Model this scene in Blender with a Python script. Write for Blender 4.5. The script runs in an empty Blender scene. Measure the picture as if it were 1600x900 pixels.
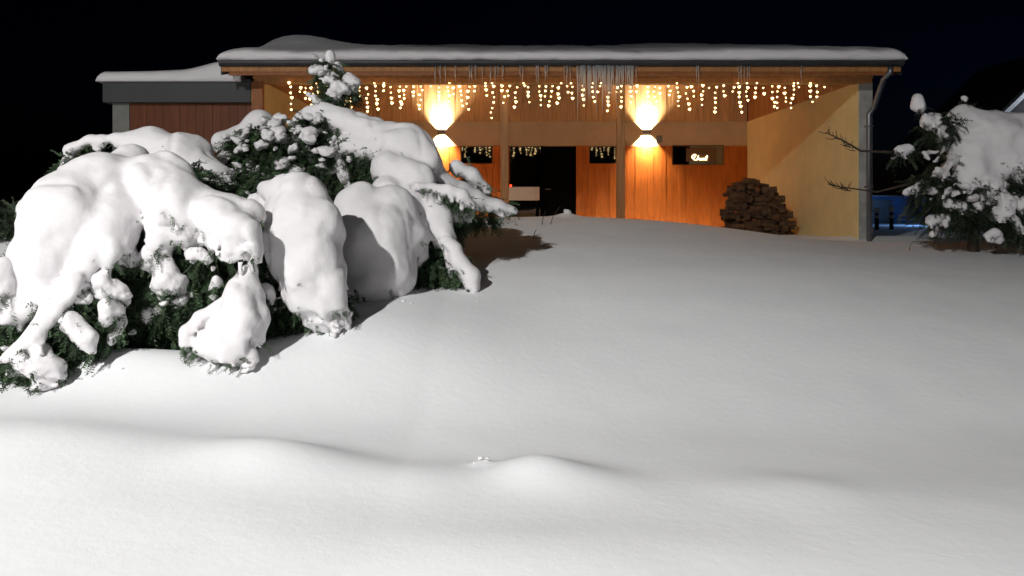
import bpy, bmesh, math, random
import numpy as np
from mathutils import Vector, Matrix

random.seed(7)
rng = np.random.default_rng(11)
scn = bpy.context.scene
C = scn.collection
R = math.radians

# ------------------------------------------------------------------ camera, sky, light, exposure
FP = 1232.0          # focal length in photograph pixels (1600 px wide)
EYE = 1.6
HOR = 321.0          # eye level in the photograph (row)
cam = bpy.data.cameras.new('camera')
cam_o = bpy.data.objects.new('camera', cam); C.objects.link(cam_o)
cam_o.location = (0, 0, EYE); cam_o.rotation_euler = (R(90), 0, 0)
cam.sensor_width = 36.0; cam.lens = 36.0 * FP / 1600.0
cam.shift_y = -(450.0 - HOR) / 1600.0
cam.clip_start = 0.05; cam.clip_end = 2000
scn.camera = cam_o

world = bpy.data.worlds.new('World'); scn.world = world; world.use_nodes = True
wn = world.node_tree.nodes; wl = world.node_tree.links
sky = wn.new('ShaderNodeTexSky'); sky.sky_type = 'NISHITA'; sky.sun_disc = False
MOON_EL, MOON_ROT = -5.0, 35.0
sky.sun_elevation = R(MOON_EL); sky.sun_rotation = R(MOON_ROT)
sky.ozone_density = 4.0
bg = wn['Background']; bg.inputs['Strength'].default_value = 0.05
wl.new(sky.outputs[0], bg.inputs[0])

sl = bpy.data.lights.new('moon', 'SUN'); sl.energy = 0.02; sl.angle = R(0.5); sl.color = (0.75, 0.83, 1.0)
so = bpy.data.objects.new('moon', sl); C.objects.link(so)
so.rotation_euler = (R(50), 0, R(35))

scn.view_settings.view_transform = 'Standard'; scn.view_settings.look = 'None'
scn.view_settings.gamma = 1.0; scn.view_settings.use_curve_mapping = False
scn.view_settings.exposure = 0.0
scn.cycles.max_bounces = 8; scn.cycles.diffuse_bounces = 4; scn.cycles.glossy_bounces = 3
scn.cycles.sample_clamp_indirect = 4.0
scn.cycles.use_denoising = True

LAMP_POS = (-6.5, -6.0, 8.5)      # the street lamp that lights the garden
LAMP_W = 4600.0

# ------------------------------------------------------------------ helpers
def PX(px, Y): return (px - 800.0) * Y / FP
def PZ(py, Y): return EYE + (HOR - py) * Y / FP
def P(px, py, Y): return (PX(px, Y), Y, PZ(py, Y))

def tag(o, label=None, cat=None, group=None, kind=None):
    if label: o['label'] = label
    if cat: o['category'] = cat
    if group: o['group'] = group
    if kind: o['kind'] = kind
    return o

def empty(name, loc, label, cat, group=None):
    o = bpy.data.objects.new(name, None); C.objects.link(o); o.location = loc
    o.empty_display_size = 0.1
    return tag(o, label, cat, group)

def link(name, me, m=None, parent=None, smooth=False):
    if m is not None and not me.materials: me.materials.append(m)
    o = bpy.data.objects.new(name, me); C.objects.link(o)
    if parent is not None:
        o.parent = parent
        # parts are modelled in world coordinates: undo the parents' offsets
        off = Vector((0, 0, 0)); p = parent
        while p is not None: off += p.location; p = p.parent
        o.location = -off
    if smooth and len(me.polygons):
        me.polygons.foreach_set('use_smooth', [True] * len(me.polygons))
    return o

def mesh_np(name, v, f):
    me = bpy.data.meshes.new(name)
    v = np.asarray(v, np.float32); f = np.asarray(f, np.int32)
    k = f.shape[1]
    me.vertices.add(len(v)); me.vertices.foreach_set('co', v.ravel())
    me.loops.add(f.size); me.loops.foreach_set('vertex_index', f.ravel())
    me.polygons.add(len(f))
    me.polygons.foreach_set('loop_start', np.arange(0, f.size, k, dtype=np.int32))
    me.polygons.foreach_set('loop_total', np.full(len(f), k, np.int32))
    me.update(calc_edges=True); me.validate()
    return me

def bm_mesh(name, bm):
    bmesh.ops.recalc_face_normals(bm, faces=bm.faces)
    me = bpy.data.meshes.new(name); bm.to_mesh(me); bm.free(); return me

def add_box(bm, x0, x1, y0, y1, z0, z1, bev=0.0):
    r = bmesh.ops.create_cube(bm, size=1.0)
    vs = r['verts']
    for v in vs:
        v.co = Vector((x0 + (v.co.x + .5) * (x1 - x0), y0 + (v.co.y + .5) * (y1 - y0), z0 + (v.co.z + .5) * (z1 - z0)))
    if bev > 0:
        es = list({e for v in vs for e in v.link_edges})
        bmesh.ops.bevel(bm, geom=es, offset=bev, segments=1, affect='EDGES')

def box(name, x0, x1, y0, y1, z0, z1, m, parent=None, bev=0.0):
    bm = bmesh.new(); add_box(bm, x0, x1, y0, y1, z0, z1, bev)
    return link(name, bm_mesh(name, bm), m, parent)

def prism(name, pts, axis, a0, a1, m, parent=None):
    """polygon pts extruded along axis ('x' : pts are (y,z), 'y' : pts are (x,z), 'z' : pts are (x,y))"""
    bm = bmesh.new()
    def mk(p, a):
        return {'x': (a, p[0], p[1]), 'y': (p[0], a, p[1]), 'z': (p[0], p[1], a)}[axis]
    A = [bm.verts.new(mk(p, a0)) for p in pts]; B = [bm.verts.new(mk(p, a1)) for p in pts]
    n = len(pts)
    bm.faces.new(A); bm.faces.new(B[::-1])
    for i in range(n): bm.faces.new((A[i], B[i], B[(i + 1) % n], A[(i + 1) % n]))
    return link(name, bm_mesh(name, bm), m, parent)

def tube_arrays(pts, rad, seg=7):
    pts = [Vector(p) for p in pts]; n = len(pts)
    if not hasattr(rad, '__len__'): rad = [rad] * n
    V = []; F = []
    prev = None
    for i, p in enumerate(pts):
        t = (pts[min(i + 1, n - 1)] - pts[max(i - 1, 0)]).normalized()
        if prev is None:
            u = t.cross(Vector((0, 0, 1)))
            if u.length < 1e-3: u = t.cross(Vector((1, 0, 0)))
        else:
            u = prev - t * prev.dot(t)
        u.normalize(); w = t.cross(u); prev = u
        for k in range(seg):
            a = 2 * math.pi * k / seg
            V.append(p + (u * math.cos(a) + w * math.sin(a)) * rad[i])
    for i in range(n - 1):
        for k in range(seg):
            a = i * seg + k; b = i * seg + (k + 1) % seg
            F.append((a, b, b + seg, a + seg))
    return [tuple(v) for v in V], F

def tube(name, pts, rad, m, parent=None, seg=7):
    V, F = tube_arrays(pts, rad, seg)
    n = len(pts)
    me = bpy.data.meshes.new(name)
    F = list(F) + [tuple(range(seg))[::-1], tuple(range((n - 1) * seg, n * seg))]
    me.from_pydata(V, [], F); me.update()
    return link(name, me, m, parent, smooth=True)

# value noise ------------------------------------------------------
_lat = rng.random((64, 64, 64)).astype(np.float32)
def vnoise(x, y, z):
    xi = np.floor(x).astype(np.int32); yi = np.floor(y).astype(np.int32); zi = np.floor(z).astype(np.int32)
    fx = x - xi; fy = y - yi; fz = z - zi
    fx = fx * fx * (3 - 2 * fx); fy = fy * fy * (3 - 2 * fy); fz = fz * fz * (3 - 2 * fz)
    def g(a, b, c): return _lat[(xi + a) & 63, (yi + b) & 63, (zi + c) & 63]
    c00 = g(0,0,0) * (1 - fx) + g(1,0,0) * fx; c10 = g(0,1,0) * (1 - fx) + g(1,1,0) * fx
    c01 = g(0,0,1) * (1 - fx) + g(1,0,1) * fx; c11 = g(0,1,1) * (1 - fx) + g(1,1,1) * fx
    c0 = c00 * (1 - fy) + c10 * fy; c1 = c01 * (1 - fy) + c11 * fy
    return (c0 * (1 - fz) + c1 * fz) * 2 - 1

# signed-distance snow masses, meshed with surface nets ---------------
def surface_nets(d, org, h):
    s = d < 0
    nx, ny, nz = d.shape
    cs = np.zeros((nx - 1, ny - 1, nz - 1), np.int16)
    for a in (0, 1):
        for b in (0, 1):
            for c in (0, 1):
                cs += s[a:nx - 1 + a, b:ny - 1 + b, c:nz - 1 + c]
    act = (cs > 0) & (cs < 8)
    idx = np.full(act.shape, -1, np.int32)
    ci = np.argwhere(act); idx[act] = np.arange(len(ci))
    acc = np.zeros((len(ci), 3)); cnt = np.zeros(len(ci))
    corners = [(a, b, c) for a in (0, 1) for b in (0, 1) for c in (0, 1)]
    for p in corners:
        for ax in range(3):
            if p[ax]: continue
            q = list(p); q[ax] = 1
            d0 = d[ci[:, 0] + p[0], ci[:, 1] + p[1], ci[:, 2] + p[2]]
            d1 = d[ci[:, 0] + q[0], ci[:, 1] + q[1], ci[:, 2] + q[2]]
            m = (d0 < 0) != (d1 < 0)
            t = np.where(m, d0 / np.where(m, d0 - d1, 1), 0)
            v = np.tile(np.array(p, float), (len(ci), 1)); v[:, ax] = t
            acc[m] += v[m]; cnt[m] += 1
    V = (ci + acc / cnt[:, None]) * h + org
    F = []
    for ax in range(3):
        b, c = [(1, 2), (2, 0), (0, 1)][ax]
        sl0 = [slice(1, n - 1) for n in d.shape]; sl1 = list(sl0)
        sl0[ax] = slice(0, d.shape[ax] - 1); sl1[ax] = slice(1, d.shape[ax])
        m0 = s[tuple(sl0)]; m1 = s[tuple(sl1)]
        e = np.argwhere(m0 != m1)
        if not len(e): continue
        flip = m1[e[:, 0], e[:, 1], e[:, 2]]
        e = e + 1; e[:, ax] -= 1
        def cell(db, dc):
            q = e.copy(); q[:, b] -= db; q[:, c] -= dc
            return idx[q[:, 0], q[:, 1], q[:, 2]]
        quad = np.stack([cell(0, 0), cell(1, 0), cell(1, 1), cell(0, 1)], 1)
        quad[flip] = quad[flip][:, ::-1]
        F.append(quad)
    return V, np.concatenate(F)

def snow_mass(name, chains, parent, m, h=0.022, k=0.10, ragged=0.05, lump=0.03, flat=1.0, cuts=(), fs=1.0, drape=0.0):
    """chains: lists of (x, y, z, r) in metres. The snow is the smooth union of the tapered capsules."""
    allp = np.array([q for ch in chains for q in ch])
    mar = 0.10
    lo = (allp[:, :3] - allp[:, 3:4]).min(0) - mar; hi = (allp[:, :3] + allp[:, 3:4]).max(0) + mar
    n = np.ceil((hi - lo) / h).astype(int) + 1
    ax = [lo[i] + np.arange(n[i]) * h for i in range(3)]
    Xg, Yg, Zg = np.meshgrid(*ax, indexing='ij')
    Xg = Xg.astype(np.float32); Yg = Yg.astype(np.float32); Zg = Zg.astype(np.float32)
    D = np.full(Xg.shape, 9.0, np.float32); B = np.zeros(Xg.shape, np.float32)
    for ch in chains:
        if len(ch) == 1: ch = [ch[0], (ch[0][0] + 1e-3, ch[0][1], ch[0][2], ch[0][3])]
        for a, b in zip(ch[:-1], ch[1:]):
            a = np.array(a); b = np.array(b)
            rm = max(a[3], b[3])
            l2 = np.minimum(a[:3], b[:3]) - rm - 3 * k - mar; h2 = np.maximum(a[:3], b[:3]) + rm + 3 * k + mar
            i0 = np.maximum(((l2 - lo) / h).astype(int), 0); i1 = np.minimum(((h2 - lo) / h).astype(int) + 2, n)
            S = tuple(slice(i0[i], i1[i]) for i in range(3))
            x = Xg[S]; y = Yg[S]; z = Zg[S]
            ab = b[:3] - a[:3]; L = float(ab @ ab) + 1e-9
            t = np.clip(((x - a[0]) * ab[0] + (y - a[1]) * ab[1] + (z - a[2]) * ab[2]) / L, 0, 1)
            cz = a[2] + t * ab[2]; r = a[3] + t * (b[3] - a[3])
            dz = (z - cz) / flat
            dd = np.sqrt((x - a[0] - t * ab[0]) ** 2 + (y - a[1] - t * ab[1]) ** 2 + dz ** 2) - r
            below = np.clip((cz - z) / r, 0, 1.2)
            w = dd < D[S]
            B[S] = np.where(w, below, B[S])
            o = D[S]
            hh = np.clip(0.5 + 0.5 * (o - dd) / k, 0, 1)
            D[S] = o * (1 - hh) + dd * hh - k * hh * (1 - hh)
    for (c, r) in cuts:                      # hollows scooped out of the mass
        dd = r - np.sqrt((Xg - c[0]) ** 2 + (Yg - c[1]) ** 2 + (Zg - c[2]) ** 2)
        kk = 0.05
        hh = np.clip(0.5 - 0.5 * (D - dd) / kk, 0, 1)
        D = D * (1 - hh) + dd * hh + kk * hh * (1 - hh)
    nr = np.abs(D) < 0.2
    x = Xg[nr]; y = Yg[nr]; z = Zg[nr]
    nz1 = vnoise(x * 3.1 * fs + 7, y * 3.1 * fs, z * 3.1 * fs) * lump + vnoise(x * 7.3 * fs, y * 7.3 * fs + 3, z * 7.3 * fs) * lump * .26 + vnoise(x * 17. * fs, y * 17. * fs + 3, z * 17. * fs) * lump * .11
    bl = np.clip((B[nr] - 0.25) / 0.6, 0, 1)
    nz2 = (vnoise(x * 12, y * 12, z * 9 + 5) + .6 * vnoise(x * 27, y * 27, z * 27)) * ragged * bl
    D[nr] += nz1 + nz2 + bl * ragged * 0.15
    if drape:                                # hanging folds where the load sags off the boughs
        wv = vnoise(x * 2.2 + 3, y * 2.2, z * 2.2) * .5
        fold = np.abs(vnoise(x * 4.6 + wv + 11, y * 4.6 + wv, z * 1.5 + 2))
        D[nr] += drape * (np.clip(.42 - fold, 0, 1) / .42) ** 1.6 * np.clip(B[nr] * 1.3 + .25, 0, 1)
    V, F = surface_nets(D, lo, h)
    me = mesh_np(name, V, F)
    return link(name, me, m, parent, smooth=True)

# ------------------------------------------------------------------ materials
def new_mat(name):
    m = bpy.data.materials.new(name); m.use_nodes = True
    nt = m.node_tree; return m, nt, nt.nodes['Principled BSDF']

def mat(name, col, rough=0.6, var=0.12, scale=6.0, bump=0.0, bscale=40.0, spec=0.4, metal=0.0, stretch=None):
    m, nt, b = new_mat(name)
    tc = nt.nodes.new('ShaderNodeTexCoord'); mp = nt.nodes.new('ShaderNodeMapping')
    nt.links.new(tc.outputs['Object'], mp.inputs[0])
    if stretch: mp.inputs['Scale'].default_value = stretch
    nz = nt.nodes.new('ShaderNodeTexNoise'); nz.inputs['Scale'].default_value = scale; nz.inputs['Detail'].default_value = 5
    nt.links.new(mp.outputs[0], nz.inputs['Vector'])
    rp = nt.nodes.new('ShaderNodeValToRGB')
    rp.color_ramp.elements[0].position = .3; rp.color_ramp.elements[1].position = .72
    rp.color_ramp.elements[0].color = (*[c * (1 - var) for c in col], 1)
    rp.color_ramp.elements[1].color = (*[min(1, c * (1 + var)) for c in col], 1)
    nt.links.new(nz.outputs['Fac'], rp.inputs[0]); nt.links.new(rp.outputs[0], b.inputs['Base Color'])
    b.inputs['Roughness'].default_value = rough; b.inputs['Metallic'].default_value = metal
    b.inputs['Specular IOR Level'].default_value = spec
    if bump > 0:
        n2 = nt.nodes.new('ShaderNodeTexNoise'); n2.inputs['Scale'].default_value = bscale; n2.inputs['Detail'].default_value = 6
        nt.links.new(mp.outputs[0], n2.inputs['Vector'])
        bp = nt.nodes.new('ShaderNodeBump'); bp.inputs['Strength'].default_value = bump; bp.inputs['Distance'].default_value = 0.02
        nt.links.new(n2.outputs['Fac'], bp.inputs['Height']); nt.links.new(bp.outputs[0], b.inputs['Normal'])
    return m

def wood_mat(name, col, rough=0.55):
    m, nt, b = new_mat(name)
    tc = nt.nodes.new('ShaderNodeTexCoord'); oi = nt.nodes.new('ShaderNodeObjectInfo')
    mp = nt.nodes.new('ShaderNodeMapping'); mp.inputs['Scale'].default_value = (9, 9, .7)
    ad = nt.nodes.new('ShaderNodeVectorMath'); ad.operation = 'ADD'
    nt.links.new(tc.outputs['Object'], ad.inputs[0]); nt.links.new(oi.outputs['Random'], ad.inputs[1])
    nt.links.new(ad.outputs[0], mp.inputs[0])
    nz = nt.nodes.new('ShaderNodeTexNoise'); nz.inputs['Scale'].default_value = 3.5; nz.inputs['Detail'].default_value = 8
    nt.links.new(mp.outputs[0], nz.inputs['Vector'])
    rp = nt.nodes.new('ShaderNodeValToRGB'); rp.color_ramp.elements[0].position = .32; rp.color_ramp.elements[1].position = .7
    rp.color_ramp.elements[0].color = (*[c * .72 for c in col], 1); rp.color_ramp.elements[1].color = (*[c * 1.12 for c in col], 1)
    nt.links.new(nz.outputs['Fac'], rp.inputs[0])
    hv = nt.nodes.new('ShaderNodeHueSaturation')
    mr = nt.nodes.new('ShaderNodeMapRange'); mr.inputs['To Min'].default_value = .92; mr.inputs['To Max'].default_value = 1.06
    nt.links.new(oi.outputs['Random'], mr.inputs['Value']); nt.links.new(mr.outputs[0], hv.inputs['Value'])
    nt.links.new(rp.outputs[0], hv.inputs['Color']); nt.links.new(hv.outputs[0], b.inputs['Base Color'])
    b.inputs['Roughness'].default_value = rough; b.inputs['Specular IOR Level'].default_value = .3
    bp = nt.nodes.new('ShaderNodeBump'); bp.inputs['Strength'].default_value = .25; bp.inputs['Distance'].default_value = .004
    nt.links.new(nz.outputs['Fac'], bp.inputs['Height']); nt.links.new(bp.outputs[0], b.inputs['Normal'])
    return m

def snow_mat(name, bstr=0.35, col=(.86, .87, .88), sss=.0):
    m, nt, b = new_mat(name)
    tc = nt.nodes.new('ShaderNodeTexCoord')
    n1 = nt.nodes.new('ShaderNodeTexNoise'); n1.inputs['Scale'].default_value = 2.2; n1.inputs['Detail'].default_value = 5
    n2 = nt.nodes.new('ShaderNodeTexNoise'); n2.inputs['Scale'].default_value = 16; n2.inputs['Detail'].default_value = 6; n2.inputs['Roughness'].default_value = .6
    n3 = nt.nodes.new('ShaderNodeTexNoise'); n3.inputs['Scale'].default_value = 150; n3.inputs['Detail'].default_value = 2
    for n in (n1, n2, n3): nt.links.new(tc.outputs['Object'], n.inputs['Vector'])
    rp = nt.nodes.new('ShaderNodeValToRGB'); rp.color_ramp.elements[0].position = .3; rp.color_ramp.elements[1].position = .7
    rp.color_ramp.elements[0].color = (col[0] * .965, col[1] * .965, col[2] * .97, 1); rp.color_ramp.elements[1].color = (*col, 1)
    nt.links.new(n1.outputs['Fac'], rp.inputs[0]); nt.links.new(rp.outputs[0], b.inputs['Base Color'])
    b.inputs['Roughness'].default_value = .75; b.inputs['Specular IOR Level'].default_value = .2
    b.inputs['Subsurface Weight'].default_value = sss; b.inputs['Subsurface Radius'].default_value = (1.0, .92, .85); b.inputs['Subsurface Scale'].default_value = .035
    b1 = nt.nodes.new('ShaderNodeBump'); b1.inputs['Strength'].default_value = bstr; b1.inputs['Distance'].default_value = .012
    nt.links.new(n2.outputs['Fac'], b1.inputs['Height'])
    b2 = nt.nodes.new('ShaderNodeBump'); b2.inputs['Strength'].default_value = bstr * .8; b2.inputs['Distance'].default_value = .003
    nt.links.new(n3.outputs['Fac'], b2.inputs['Height']); nt.links.new(b1.outputs[0], b2.inputs['Normal'])
    nt.links.new(b2.outputs[0], b.inputs['Normal'])
    return m

def emit_mat(name, col, strength):
    m, nt, b = new_mat(name)
    b.inputs['Base Color'].default_value = (*col, 1)
    b.inputs['Emission Color'].default_value = (*col, 1); b.inputs['Emission Strength'].default_value = strength
    return m

def glass_mat(name, col=(.006, .006, .005), rough=.03):
    m, nt, b = new_mat(name)
    b.inputs['Base Color'].default_value = (*col, 1); b.inputs['Roughness'].default_value = rough
    b.inputs['Specular IOR Level'].default_value = .8; b.inputs['IOR'].default_value = 2.3
    return m

M = {}
M['snow'] = snow_mat('snow', .45, (.78, .757, .766), sss=.2)  # darker pink tint puts porch glow into the colour and holds back lamp glare
M['snow_ground'] = snow_mat('snow_ground', .22)
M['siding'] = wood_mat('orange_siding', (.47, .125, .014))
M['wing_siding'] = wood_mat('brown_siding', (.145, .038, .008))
M['trim'] = wood_mat('brown_trim', (.30, .105, .03))
M['upper'] = wood_mat('larch_boards', (.62, .42, .21))
M['beam'] = wood_mat('larch_beam', (.42, .19, .065))
M['soffit'] = wood_mat('soffit_boards', (.40, .18, .06))
M['plaster'] = mat('cream_plaster', (.74, .61, .30), .85, .06, 3, .35, 60)
M['band'] = mat('concrete_band', (.58, .47, .31), .85, .07, 3, .3, 50)
M['grey_plaster'] = mat('grey_plaster', (.36, .36, .34), .9, .25, 4, .4, 40)
M['pier'] = mat('pier_render', (.20, .20, .18), .9, .15, 4, .3, 40)
M['wing_fascia'] = mat('wing_fascia_metal', (.045, .048, .048), .6, .08, 3)
M['dark_metal'] = mat('dark_sheet_metal', (.05, .05, .052), .45, .15, 5, metal=.5)
M['pipe'] = mat('zinc_pipe', (.22, .23, .26), .35, .1, 6, metal=.8)
M['glass'] = glass_mat('dark_glass')
M['black_door'] = mat('black_door_paint', (.0025, .0025, .002), .9, .15, 4, spec=.02)
M['frame'] = mat('window_frame_paint', (.12, .055, .02), .6, .1, 6)
M['white_wood'] = mat('white_lacquer', (.62, .52, .40), .5, .05, 5)
M['brass'] = mat('brass', (.8, .6, .3), .2, .05, 5, metal=1.0)
M['log'] = mat('split_log', (.095, .050, .024), .9, .6, 9, .6, 40)
M['bark'] = mat('bark', (.06, .042, .03), .95, .35, 12, .7, 50)
M['stick'] = mat('dry_sticks', (.060, .030, .016), .9, .5, 14, .5, 40)
M['cable'] = mat('cable', (.35, .26, .12), .6, .1, 5)
M['fixture'] = mat('lamp_housing', (.20, .20, .20), .4, .1, 5, metal=.6)
M['ice'] = glass_mat('ice')
_b = M['ice'].node_tree.nodes['Principled BSDF']
_b.inputs['Base Color'].default_value = (.9, .93, .95, 1); _b.inputs['Transmission Weight'].default_value = .75
_b.inputs['IOR'].default_value = 1.31; _b.inputs['Roughness'].default_value = .18
_nt = M['ice'].node_tree; _tr = _nt.nodes.new('ShaderNodeBsdfTranslucent'); _tr.inputs['Color'].default_value = (.9, .92, .94, 1)
_mx = _nt.nodes.new('ShaderNodeMixShader'); _mx.inputs[0].default_value = .8
_nt.links.new(_b.outputs[0], _mx.inputs[1]); _nt.links.new(_tr.outputs[0], _mx.inputs[2]); _nt.links.new(_mx.outputs[0], _nt.nodes['Material Output'].inputs['Surface'])
M['bulb'] = emit_mat('warm_heart_bulb', (1.0, .72, .33), 4.8)
M['neon'] = emit_mat('warm_sign_tube', (1.0, .88, .50), 3.2)
M['red_glow'] = emit_mat('red_candle_glass', (1.0, .09, .04), 1.0)
M['lamp_glass'] = emit_mat('street_lamp_glass', (.97, .99, 1.0), 20.0)
M['blue_glass'] = emit_mat('blue_lamp_glass', (.75, .85, 1.0), 9.0)
M['blue_wall'] = mat('blue_tinted_wall', (.06, .13, .30), .8, .12, 2, .2, 30)  # blue of the yard light put into the wall's base colour
M['far_wall'] = mat('far_plaster', (.30, .30, .30), .9, .1, 2)
M['roof_tile'] = mat('dark_roof', (.05, .045, .045), .8, .2, 4)

def leaf_mat(name, col, var=.5):
    m, nt, b = new_mat(name)
    tc = nt.nodes.new('ShaderNodeTexCoord')
    nz = nt.nodes.new('ShaderNodeTexNoise'); nz.inputs['Scale'].default_value = 5; nz.inputs['Detail'].default_value = 6
    nt.links.new(tc.outputs['Object'], nz.inputs['Vector'])
    rp = nt.nodes.new('ShaderNodeValToRGB'); rp.color_ramp.elements[0].position = .32; rp.color_ramp.elements[1].position = .7
    rp.color_ramp.elements[0].color = (*[c * (1 - var) for c in col], 1); rp.color_ramp.elements[1].color = (*[c * (1 + var) for c in col], 1)
    nt.links.new(nz.outputs['Fac'], rp.inputs[0]); nt.links.new(rp.outputs[0], b.inputs['Base Color'])
    b.inputs['Roughness'].default_value = .55; b.inputs['Specular IOR Level'].default_value = .3
    return m
M['needles'] = leaf_mat('conifer_needles', (.060, .098, .050))
M['pine'] = leaf_mat('pine_needles', (.035, .050, .028))

# ------------------------------------------------------------------ ground
_py = [-60, -2, 1, 3, 3.8, 4.5, 5.1, 5.9, 7.2, 8, 9.5, 10.8, 12.0, 12.6, 13.3, 14, 20, 60, 900]
_pz = [.15, .17, .20, .22, .20, .16, .17, .35, .72, .91, 1.16, 1.30, 1.40, 1.41, 1.10, 1.02, 1.0, .95, .9]
_yy = np.arange(-60, 60, .05); _zz = np.interp(_yy, _py, _pz)
_ker = np.exp(-0.5 * (np.arange(-14, 15) * .05 / .22) ** 2); _ker /= _ker.sum()
_zz = np.convolve(np.pad(_zz, 14, mode='edge'), _ker, mode='valid')
def sstep(a, b, x):
    t = np.clip((x - a) / (b - a), 0, 1); return t * t * (3 - 2 * t)
BUMPS = [(-2.35, 5.70, .45, .30, .06), (-1.15, 6.15, .75, .48, .22), (-.75, 6.85, .45, .35, .05),
         (-2.45, 4.25, .60, .28, .075), (-1.25, 4.20, .30, .20, .11), (-.50, 4.10, .30, .20, .05),
         (.12, 4.15, .15, .15, .08), (.36, 4.07, .20, .16, .05), (1.40, 3.95, .30, .18, .035), (-.17, 4.28, .03, .03, .03), (-.13, 4.24, .02, .02, .025),
         (.05, 3.2, .6, .22, .03), (-1.5, 3.1, .5, .3, -.02),
         (-2.75, 5.55, .35, .2, .10), (.85, 12.3, .12, .12, .06)]
def ground_z(X, Y):
    X = np.asarray(X, float); Y = np.asarray(Y, float)
    z = np.interp(Y, _yy, _zz)
    z = z + .085 * np.clip(-X - .6, 0, 4) * sstep(2, 4.5, Y) * (1 - sstep(8, 12.5, Y))
    z = z - .36 * sstep(1.0, 6.0, X) * sstep(6, 11.5, Y) * (1 - sstep(12.6, 13.6, Y))
    z = z - .05 * sstep(.5, 4, X) * sstep(3, 5, Y) * (1 - sstep(7, 9, Y))
    for (bx, by, sx, sy, a) in BUMPS:
        z = z + a * np.exp(-.5 * ((X - bx) / sx) ** 2 - .5 * ((Y - by) / sy) ** 2)
    # hollow in the snow under the drooping branches
    z = z - .22 * np.exp(-.5 * ((X + 2.6) / .7) ** 2 - .5 * ((Y - 6.35) / .35) ** 2)
    fall = sstep(1.5, 3, Y)
    z = z + .005 * vnoise(X * 1.3, Y * 1.3, X * 0 + 3.3) + .0025 * vnoise(X * 4, Y * 4, X * 0 + 9.1) + .035 * vnoise(X * .4 + 5, Y * .4, X * 0 + 1.7)
    return z
def axis(lo, hi, step, far_lo, far_hi, grow=1.16):
    a = list(np.arange(lo, hi, step)); s = step; x = a[-1]
    while x < far_hi: s *= grow; x += s; a.append(x)
    s = step; x = a[0]; b = []
    while x > far_lo: s *= grow; x -= s; b.append(x)
    return np.array(b[::-1] + a)
gx = axis(-6.5, 8.5, .05, -700, 700); gy = axis(2.2, 14.0, .04, -60, 900)
GX, GY = np.meshgrid(gx, gy, indexing='ij')
GZ = ground_z(GX, GY)
nx_, ny_ = GX.shape
ii = np.arange(nx_ * ny_).reshape(nx_, ny_)
gf = np.stack([ii[:-1, :-1], ii[1:, :-1], ii[1:, 1:], ii[:-1, 1:]], -1).reshape(-1, 4)
gme = mesh_np('snow_ground', np.stack([GX, GY, GZ], -1).reshape(-1, 3), gf)
ground = link('snow_ground', gme, M['snow_ground'], smooth=True); tag(ground, kind='structure')

# ------------------------------------------------------------------ street lamp (stands left of the photographer, out of frame)
def street_lamp():
    x, y, z = LAMP_POS
    gz = float(ground_z(x - .9, y)) - .1
    t = empty('street_lamp', (x - .9, y, gz), 'tall grey street lamp with a flat hooded head beside the road', 'street lamp')
    tube('pole', [(x - .9, y, gz), (x - .9, y, 2.5), (x - .9, y, z + .1)], [.07, .06, .045], M['fixture'], t, 12)
    tube('arm', [(x - .9, y, z + .05), (x - .7, y, z + .22), (x - .25, y, z + .26), (x, y, z + .24)], .03, M['fixture'], t, 10)
    bm = bmesh.new()
    bmesh.ops.create_cone(bm, cap_ends=True, segments=24, radius1=.36, radius2=.08, depth=.16)
    for v in bm.verts: v.co += Vector((x, y, z + .085))
    link('hood', bm_mesh('hood', bm), M['fixture'], t)
    l = bpy.data.lights.new('street_light', 'AREA'); l.shape = 'DISK'; l.size = .42; l.energy = LAMP_W; l.color = (1.0, .985, .965)
    o = bpy.data.objects.new('street_light', l); C.objects.link(o); o.parent = t
    o.location = Vector((x, y, z - .004)) - t.location      # flat panel facing straight down
street_lamp()

# ------------------------------------------------------------------ house
YF, YB = 13.2, 19.4
XL, XR = PX(412, YF), PX(1340, YF)
FLOOR = 1.0
BAND0, BAND1 = PZ(228, YB), PZ(190, YB)        # underside / top of the ring beam
SLOPE = math.tan(R(12.0))
EY = 12.52                                      # eave line
def roof_z(y): return 3.86 + (y - EY) * SLOPE   # top of the roof deck
house = empty('house', (0.8, 16, FLOOR), 'low orange and cream house with open fairy lit porch under a snowy roof', 'house')

wl_b = box('side_wall', XR, PX(1363, YF), YF, YB + .2, .7, BAND1 - .003, M['plaster'], house)
wl_b['label'] = 'cream plastered right wall of the porch'
box('wall_end', XR + .015, PX(1362, YF), YF - .03, YF - .002, .8, BAND1 - .02, M['grey_plaster'], house)
box('side_wall', XL - .2, XL, YF, YB + .2, .7, BAND1 - .003, M['plaster'], house)
box('corner_post', XL - .17, XL + .012, YF - .10, YF - .003, .8, 3.66, M['trim'], house)
box('floor_slab', XL - .2, XR + .23, YF - .2, YB + .2, .6, FLOOR - .02, M['grey_plaster'], house)
# gable infill above the side walls, upright boards
def infill(x0, x1):
    n = 36; y0 = YF + .05; dy = (YB - y0) / n
    for i in range(n):
        a = y0 + i * dy; b = a + dy - .008
        prism('infill_board', [(a, BAND1), (b, BAND1), (b, roof_z(b) - .16), (a, roof_z(a) - .16)], 'x', x0, x1, M['soffit'], house)
infill(XR + .02, XR + .06); infill(XL - .06, XL - .02)

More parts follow.
